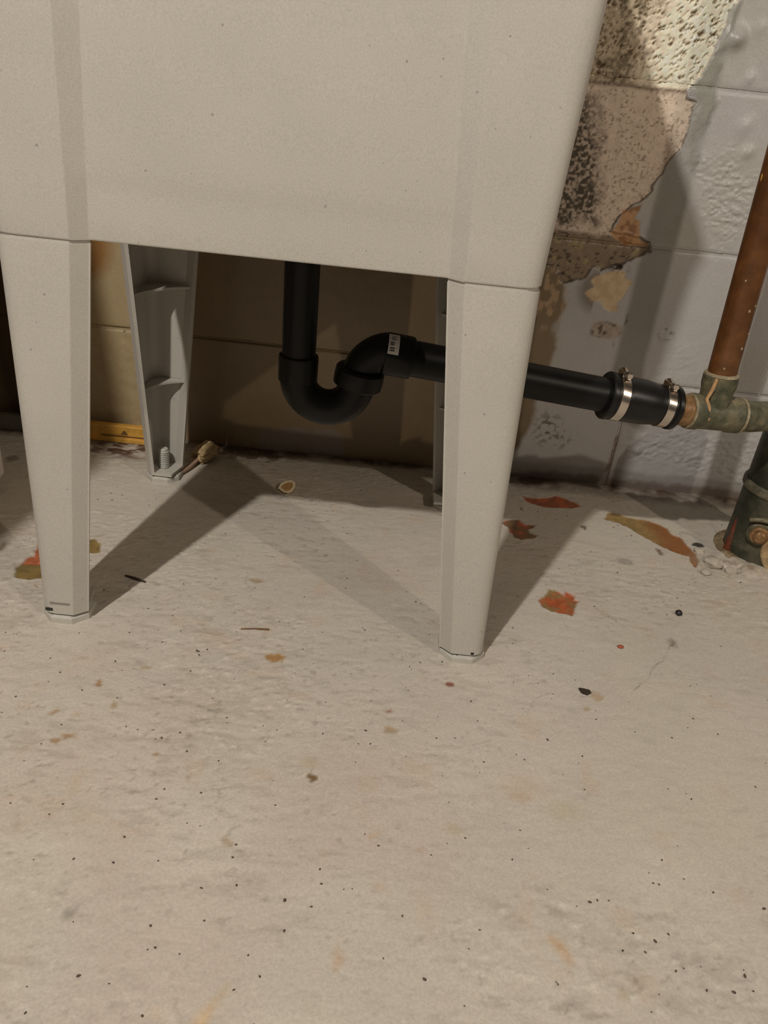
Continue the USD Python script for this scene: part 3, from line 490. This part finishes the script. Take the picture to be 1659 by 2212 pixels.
obj('tee_body', lathe_line(TB, TB + TD, [(0, .0), (0, .0205), (.002, .0222), (.011, .0222), (.013, .0208), (.052, .0208), (.054, .0222), (.064, .0222), (.066, .0205), (.066, 0)]), VERDI, tee, 35)
obj('joint_ring', lathe_line(TB - TD * .0015, TB + TD, [(0, .0195), (0, .0212), (.0022, .0215), (.003, .0195)]), PASTE, tee); obj('joint_ring', lathe_line(TB + TD * .066, TB + TD, [(0, .0195), (0, .0222), (.003, .0222), (.0035, .0195)]), PASTE, tee)
BR = TB + TD * .031
UPV = np.array((-.042, .0, 1.)); UPV /= np.linalg.norm(UPV)
obj('branch_socket', lathe_line(BR, BR + UPV, [(0, .018), (.03, .0190), (.036, .0205), (.047, .0205), (.049, .0185), (.049, 0)]), VERDI, tee, 35)
obj('joint_ring', lathe_line(BR + UPV * .0485, BR + UPV, [(0, .0165), (0, .0203), (.0022, .0200), (.0034, .0165)]), PASTE, tee)
# paste run down the tee
run = [BR + UPV * .048 + np.array((-.012, -.0185, 0)), BR + UPV * .036 + np.array((-.0135, -.0185, 0)), BR + UPV * .022 + np.array((-.0165, -.0165, 0)), BR + UPV * .012 + np.array((-.012, -.0185, 0)), BR + np.array((-.010, -.0212, -.001)), BR + np.array((-.0105, -.0195, -.008))]
obj('paste_drip', tube(run, [.002, .0024, .0022, .0024, .002, .001], 10), OCHREP, tee, True, label='tan drip of joint paste')
endp = TB + TD * .066
obj('outlet_pipe', tube([endp - TD * .01, endp + TD * .02, endp + TD * .05 + np.array((.004, .01, 0)), np.array((.632, .252, .206))], .0192), VERDI, tee)
sp = thing('standpipe', 'glossy brown painted standpipe rising out of the green tee', 'pipe')
S0 = BR + UPV * .04
obj('pipe', tube([S0 + UPV * t for t in np.linspace(0, .55, 12)], .0168), BROWNP, sp)
def blob(c, r, seed, sub=2, amp=.3, squash=(1, 1, 1)):
    m = trimesh.creation.icosphere(sub, 1.0); v = m.vertices; k = 1 + amp * 2 * (meshkit.fbm(v * 1.7 + seed * 3.1, 3, seed) - .5); m.vertices = v * k[:, None] * r * np.array(squash) + np.array(c); return m
YFLAKE = plain('yellow_flake', lin(196, 150, 60), .5)
for (t, a, s) in ((.262, 205, .010), (.225, 188, .006)):
    q = S0 + UPV * t + .0168 * np.array((math.cos(math.radians(a)), math.sin(math.radians(a)), 0)); m = blob((0, 0, 0), s, int(t * 1000), 2, .25, (.45, .45, 1.5)); m.apply_translation(q - .0025 * np.array((math.cos(math.radians(a)), math.sin(math.radians(a)), 0)))
    obj('paint_flake', m, YFLAKE, sp, True, label='yellow patch of older paint')
PALEFLECK = plain('pale_fleck', lin(170, 150, 116), .6)
for (t, a, s) in ((.045, 300, .0016), (.062, 320, .0012), (.088, 285, .0017), (.094, 310, .0012), (.02, 250, .0013), (.12, 240, .0012), (.15, 300, .0010)):
    w = np.array((math.cos(math.radians(a)), math.sin(math.radians(a)), 0)); obj('paint_fleck', blob(S0 + UPV * t + .0166 * w, s, int(t * 1000), 1, .3, (.8, .8, 1.2)), PALEFLECK, sp, True)
st = thing('drain_stack', 'dark green floor drain stack at right edge with bolted tan cleanout cover', 'drain stack')
SX, SY = .680, .300
obj('upper_pipe', lathe_line((SX, SY, .10), (SX, SY, 1), [(0, .0), (0, .053), (.118, .053), (.130, .047), (.134, .03), (.134, 0)]), STACKM, st, 35)
obj('vent_riser', tube([(SX, SY, .225), (SX - .002, SY - .01, .27), (.668, .21, .36), (.666, .20, .42), (.666, .20, 1.6)], .0165, 20), STACKM, st, True)
obj('collar', lathe_line((SX, SY, .100), (SX, SY, 1), [(0, .052), (0, .0555), (.003, .057), (.010, .057), (.013, .0555), (.013, .05)]), COLLARM, st, 35)
obj('lower_body', lathe_line((SX, SY, -.001), (SX, SY, 1), [(0, .0), (0, .054), (.02, .054), (.045, .0535), (.102, .0535), (.102, 0)]), STACKM, st, 35)
fd = np.array((-.35, -.937, .0)); up = np.array((0, 0, 1.)); sd_ = np.array((.937, -.35, 0))
cc = np.array((SX, SY, .036)) + fd * .050 + sd_ * .034
obj('cleanout_cover', lathe_line(cc - fd * .01, cc + fd, [(0, .0), (0, .044), (.012, .046), (.0165, .046), (.018, .044), (.018, 0)]), TANP, st, 30)
obj('cleanout_ring', lathe_line(cc - fd * .012, cc + fd, [(0, .045), (0, .052), (.012, .052), (.014, .049), (.014, .045)]), VERDI, st, 30)
bc = np.array((SX, SY, .050)) + fd * .052 - sd_ * .020
bl = obj('bolt', lathe_line(bc, bc + fd, [(0, .0), (0, .0125), (.008, .0125), (.0095, .011), (.0095, .0085), (.013, .0085), (.0155, .006), (.0165, 0)], 24), BRASS, st, 30, label='brass bolt with round washer')
obj('washer', lathe_line(bc - fd * .002, bc + fd, [(0, .0), (0, .0165), (.004, .0165), (.005, .015), (.005, 0)], 32), VERDI, bl, 30)
obj('clip_arm', tube([bc + fd * .004 + up * .019 - sd_ * .018, bc + fd * .006 + up * .024 - sd_ * .004, bc + fd * .006 + up * .024 + sd_ * .012], [.003, .0036, .003], 10), VERDI, st, True)
obj('floor_flange', lathe_line((SX, SY, -.002), (SX, SY, 1), [(0, .0), (0, .067), (.003, .067), (.005, .063), (.005, 0)]), FLANGEM, st, 30)
obj('red_lead_streak', tube([(SX - .0520, SY - .006, .002), (SX - .0515, SY - .004, .02), (SX - .0510, SY - .002, .04), (SX - .0510, SY - .000, .060)], [.0075, .0062, .0046, .0012], 10), REDP, st, True, label='rust red paint streak')

# ------------------------------------------------------------------ yellow printed strip along the wall
ys_ = thing('marking_strip', 'flat yellow printed strip lying at the wall foot behind the left legs', 'strip')
obj('yellow_bar', rbox(-.405, -.236, .449, .462, .0012, .0292, .002), YELLOW, ys_, 30)
obj('grey_bar', rbox(-.72, -.405, .449, .462, .0012, .0282, .002), GREYLAC, ys_, 30, label='grey end of the strip')
obj('base_lip', rbox(-.405, -.236, .4455, .4495, .0014, .0088, .001), YELLOW, ys_, 30)
obj('printed_line', box(-.352, -.24, .44870, .44900, .0105, .0128), YINK, ys_, False)
tri = trimesh.Trimesh([(-.3190, .4487, .0145), (-.3070, .4487, .0145), (-.3115, .4487, .0215), (-.3140, .4487, .0215), (-.3190, .4491, .0145), (-.3070, .4491, .0145), (-.3115, .4491, .0215), (-.3140, .4491, .0215)], [(0, 1, 2), (0, 2, 3), (4, 6, 5), (4, 7, 6), (0, 4, 5), (0, 5, 1), (1, 5, 6), (1, 6, 2), (2, 6, 7), (2, 7, 3), (3, 7, 4), (3, 4, 0)])
obj('printed_mark', tri, YINK, ys_, False, label='dark triangular mark')

# ------------------------------------------------------------------ white appliance at the left edge
ap_ = thing('appliance_cabinet', 'white enamel appliance cabinet just entering the picture at its left edge', 'appliance')
obj('cabinet', rbox(-1.08, -.411, -.40, .262, .018, .86, .012), WHITE_ENAMEL, ap_, 30)
obj('top_panel', rbox(-1.085, -.408, -.405, .266, .862, .90, .012), WHITE_ENAMEL, ap_, 30)
for x in (-1.03, -.47):
    for y in (-.35, .215): obj('foot', lathe_line((x, y, 0), (x, y, 1), [(0, .0), (0, .018), (.006, .018), (.008, .01), (.022, .01), (.022, 0)], 16), DARKM, ap_, 30)

# ------------------------------------------------------------------ bits lying on the floor
def flake(name, label, category, loc, pts, thick, m, tilt=(0, 0), group=None, rim=None):
    t = thing(name, label, category, group, loc)
    pl = Polygon(pts); b = trimesh.creation.extrude_polygon(pl, thick, engine='earcut')
    Rm = trimesh.transformations.euler_matrix(tilt[0], tilt[1], 0)
    b.apply_transform(Rm); z = -b.vertices[:, 2].min(); b.apply_translation((0, 0, z)); obj('body', b, m, t, False)
    if rim:
        r = pl.difference(pl.buffer(-rim[0])); polys = [g for g in getattr(r, 'geoms', [r]) if g.area > 1e-9]
        q = cat(*[trimesh.creation.extrude_polygon(g, thick * .5, engine='earcut') for g in polys]); q.apply_translation((0, 0, thick * .8)); q.apply_transform(Rm); q.apply_translation((0, 0, z)); obj('torn_edge', q, rim[1], t, False, label='pale torn edge')
    return t
TANCARD = plain('tan_card', lin(190, 150, 98), .7, 0, .2, 200); PALE = plain('pale_torn_paper', lin(245, 232, 200), .8, 0, .1, 200)
GRITM = plain('floor_grit', lin(84, 74, 62), .7, 0, .4, 300); DARKCHIP = plain('dark_chip', lin(52, 44, 34), .6, 0, .3, 200); COAL = plain('black_pebble', lin(30, 30, 34), .5, 0, .3, 200); WOOD = plain('brown_splinter', lin(112, 82, 52), .6, 0, .2, 100)
FOAM = plain('tan_foam', lin(186, 162, 122), .8, 0, .2, 150, .3); STEM = plain('pink_stem', lin(170, 140, 118), .6, 0, .1, 100); PLASTER = plain('white_plaster', lin(180, 172, 158), .8, 0, .12, 120, .3); REDC = plain('red_crumb', lin(160, 78, 58), .6)
flake('paint_flake', 'curled tan paint flake with pale torn edge on floor below the trap', 'paint flake', (-.0301, .3420, 0), [(-.013, -.004), (-.010, .006), (-.003, .012), (.005, .014), (.011, .010), (.013, .001), (.010, -.009), (.004, -.014), (-.004, -.012)], .0018, TANCARD, (.30, -.10), None, (.0034, PALE))
obj('pebble', blob((.4971, .1108, .0036), .0042, 5, 2, .35, (1, 1, .85)), COAL, None, True, label='small black pebble on open floor right of the front right leg', category='pebble')
flake('dark_chip', 'dark brown angular chip on floor in front of the right leg', 'chip', (.3463, -.0521, 0), [(-.0065, .003), (-.004, -.003), (.002, -.0045), (.0065, -.001), (.005, .0025), (-.001, .003)], .002, DARKCHIP, (.1, .1))
obj('splinter', tube([(-.182, .0735, .0016), (-.170, .0690, .0022), (-.1555, .0650, .0014)], [.0012, .0018, .001], 8), DARKCHIP, None, True, label='dark wood splinter in the shadow of the left leg', category='splinter')
obj('splinter', tube([(-.0275, -.0045, .0008), (-.012, -.0025, .0014), (.003, -.0010, .0010)], [.0007, .0009, .0012], 8), WOOD, None, True, label='thin light brown splinter lying on open floor between the front legs', category='splinter')
lump = thing('foam_plug', 'crumbly tan plug with thin stem beside the rear left foot', 'plug')
pd = np.array((.44, .86, .10)); pd /= np.linalg.norm(pd); pc = np.array((-.172, .414, .0150))
pm = lathe_line(pc - pd * .019, pc, [(0, 0), (0, .009), (.003, .0125), (.010, .0138), (.028, .0136), (.035, .0122), (.038, .008), (.038, 0)], 24); pm = pm.subdivide(); vv = pm.vertices; pm.vertices = pc + (vv - pc) * (1 + .9 * (meshkit.fbm(vv * 190, 3, 9) - .5))[:, None]
obj('plug_body', pm, FOAM, lump, 25)
obj('stem', tube([(-.196, .352, .004), (-.189, .372, .0045), (-.182, .392, .008), (-.178, .402, .010)], [.0036, .0042, .0036, .0036], 10), STEM, lump, True)
obj('loose_tail', tube([(-.163, .428, .016), (-.155, .432, .018), (-.150, .424, .012)], [.003, .0028, .0015], 8), STEM, lump, True)
obj('crumb', blob((.4048, .032, .0015), .0028, 21, 1, .3, (1.3, 1, .6)), REDC, None, True, label='tiny red paint crumb on floor right of the front right foot', category='crumb')
for k, (x, y, r, lab_) in enumerate([(.5875, .2460, .0115, 'largest white plaster lump at the end of the rust streak'), (.5690, .2190, .006, 'white plaster crumb nearest the camera below the rust streak'), (.6080, .2300, .007, 'white plaster crumb in front of the drain stack flange'), (.5800, .2790, .0065, 'white plaster crumb behind the largest plaster lump'), (-.0275, .3235, .0028, 'tiny white crumb in front of the curled tan flake'), (.334, .357, .0035, 'tiny white crumb on floor behind the front right leg')]):
    obj('plaster_lump', blob((x, y, r * .35), r, 31 + k, 2, .5, (1.2, 1, .7)), PLASTER, None, 40, label=lab_, category='plaster crumb', group='white plaster crumbs by the drain stack' if k < 4 else None)
GRIT = [(-0.0632, -0.0486, 0.0025), (-0.1408, -0.0764, 0.0017), (-0.1868, -0.1004, 0.0017), (-0.1565, -0.1218, 0.0017), (-0.2124, -0.1389, 0.0017), (-0.0825, -0.1037, 0.0025), (-0.063, -0.08, 0.0017), (-0.0126, -0.1393, 0.0017), (-0.0648, -0.1717, 0.0017), (0.1194, -0.1382, 0.0025), (0.1247, -0.1543, 0.0017), (0.1135, -0.1558, 0.0017), (0.0796, -0.1477, 0.0017), (-0.0488, -0.2382, 0.0017), (-0.0453, -0.2275, 0.0017), (0.0493, -0.2328, 0.0017), (-0.062, -0.2763, 0.0017), (0.0251, -0.2735, 0.0017), (0.0248, -0.2849, 0.0017), (-0.0924, -0.2991, 0.0017), (-0.0624, -0.299, 0.0017), (0.0929, -0.2877, 0.0017), (0.0954, -0.2999, 0.0017), (0.0327, -0.3075, 0.0017), (0.0076, -0.3124, 0.0017), (0.0701, -0.3157, 0.0025), (0.0902, -0.3187, 0.0017), (-0.0201, -0.3442, 0.0017), (-0.0553, -0.3819, 0.0025), (0.062, -0.3714, 0.0017), (0.0468, -0.3815, 0.0017), (-0.0068, -0.4022, 0.0017), (-0.0787, -0.4068, 0.0017), (-0.0122, -0.359, 0.0017), (0.3169, -0.0275, 0.0017), (0.311, -0.0601, 0.0017), (0.2236, -0.083, 0.0017), (0.1868, -0.1387, 0.0017), (0.295, -0.1264, 0.0025), (0.2302, -0.1626, 0.0017), (0.2688, -0.1549, 0.0017), (0.35, -0.0911, 0.0017), (0.4225, -0.1067, 0.0017), (0.4728, -0.0952, 0.0017), (0.3196, -0.1834, 0.0017), (0.417, -0.1821, 0.0017), (0.2081, -0.2468, 0.0017), (0.2451, -0.2627, 0.0017), (0.3016, -0.2933, 0.0025), (0.3078, -0.2911, 0.0017), (0.3568, -0.2717, 0.0017), (0.3613, -0.2722, 0.0017), (0.3294, -0.3152, 0.0017), (0.3446, -0.3197, 0.0025), (0.3181, -0.3293, 0.0017), (0.3348, -0.3288, 0.0017), (0.3535, -0.3406, 0.0017), (0.1732, -0.363, 0.0025), (0.3717, -0.3521, 0.0017), (0.391, -0.3516, 0.0025), (0.4036, -0.3392, 0.0025), (0.4403, -0.2846, 0.0025), (0.1573, -0.3191, 0.0017), (-0.2645, 0.2558, 0.002), (-0.2554, 0.2709, 0.002), (-0.2725, 0.2743, 0.002), (-0.0901, 0.1955, 0.002), (0.1669, 0.0822, 0.002), (0.0714, 0.2286, 0.002), (0.3558, 0.3542, 0.002), (0.4005, 0.3519, 0.002), (0.3799, 0.3356, 0.002), (0.4417, 0.1985, 0.002), (0.4666, 0.3279, 0.002), (-0.1367, 0.0157, 0.002), (-0.1962, 0.0421, 0.002), (-0.0653, -0.047, 0.002), (-0.061, -0.054, 0.002), (0.334, 0.4227, 0.002), (0.0817, 0.3647, 0.002), (0.4759, 0.337, 0.002), (0.3915, 0.1114, 0.002), (0.1958, -0.0257, 0.002), (0.172, -0.0308, 0.002), (0.6132, 0.206, 0.002), (-0.2316, -0.0067, 0.002)]
def grit():
    ms = []
    pts = [(x, y, s * .52, None) for x, y, s in GRIT]
    for _ in range(520):
        x, y = RNG.uniform(-.45, .85), RNG.uniform(-.42, .42); pts.append((x, y, float(RNG.choice([.0007, .0009, .0012], p=[.55, .33, .12])) * .75, None))
    for k, (x, y, s, _) in enumerate(pts):
        m = blob((0, 0, 0), s, 100 + k, 1 if s > .0014 else 0, .4, (1.35, .9, .45)); m.apply_transform(trimesh.transformations.rotation_matrix(k * 1.7, (0, 0, 1))); m.apply_translation((x, y, .0004)); ms.append(m)
    return cat(*ms)
obj('floor_grit', grit(), GRITM, None, True, label='dark specks of grit scattered over the whole concrete floor', category='grit', kind='stuff')
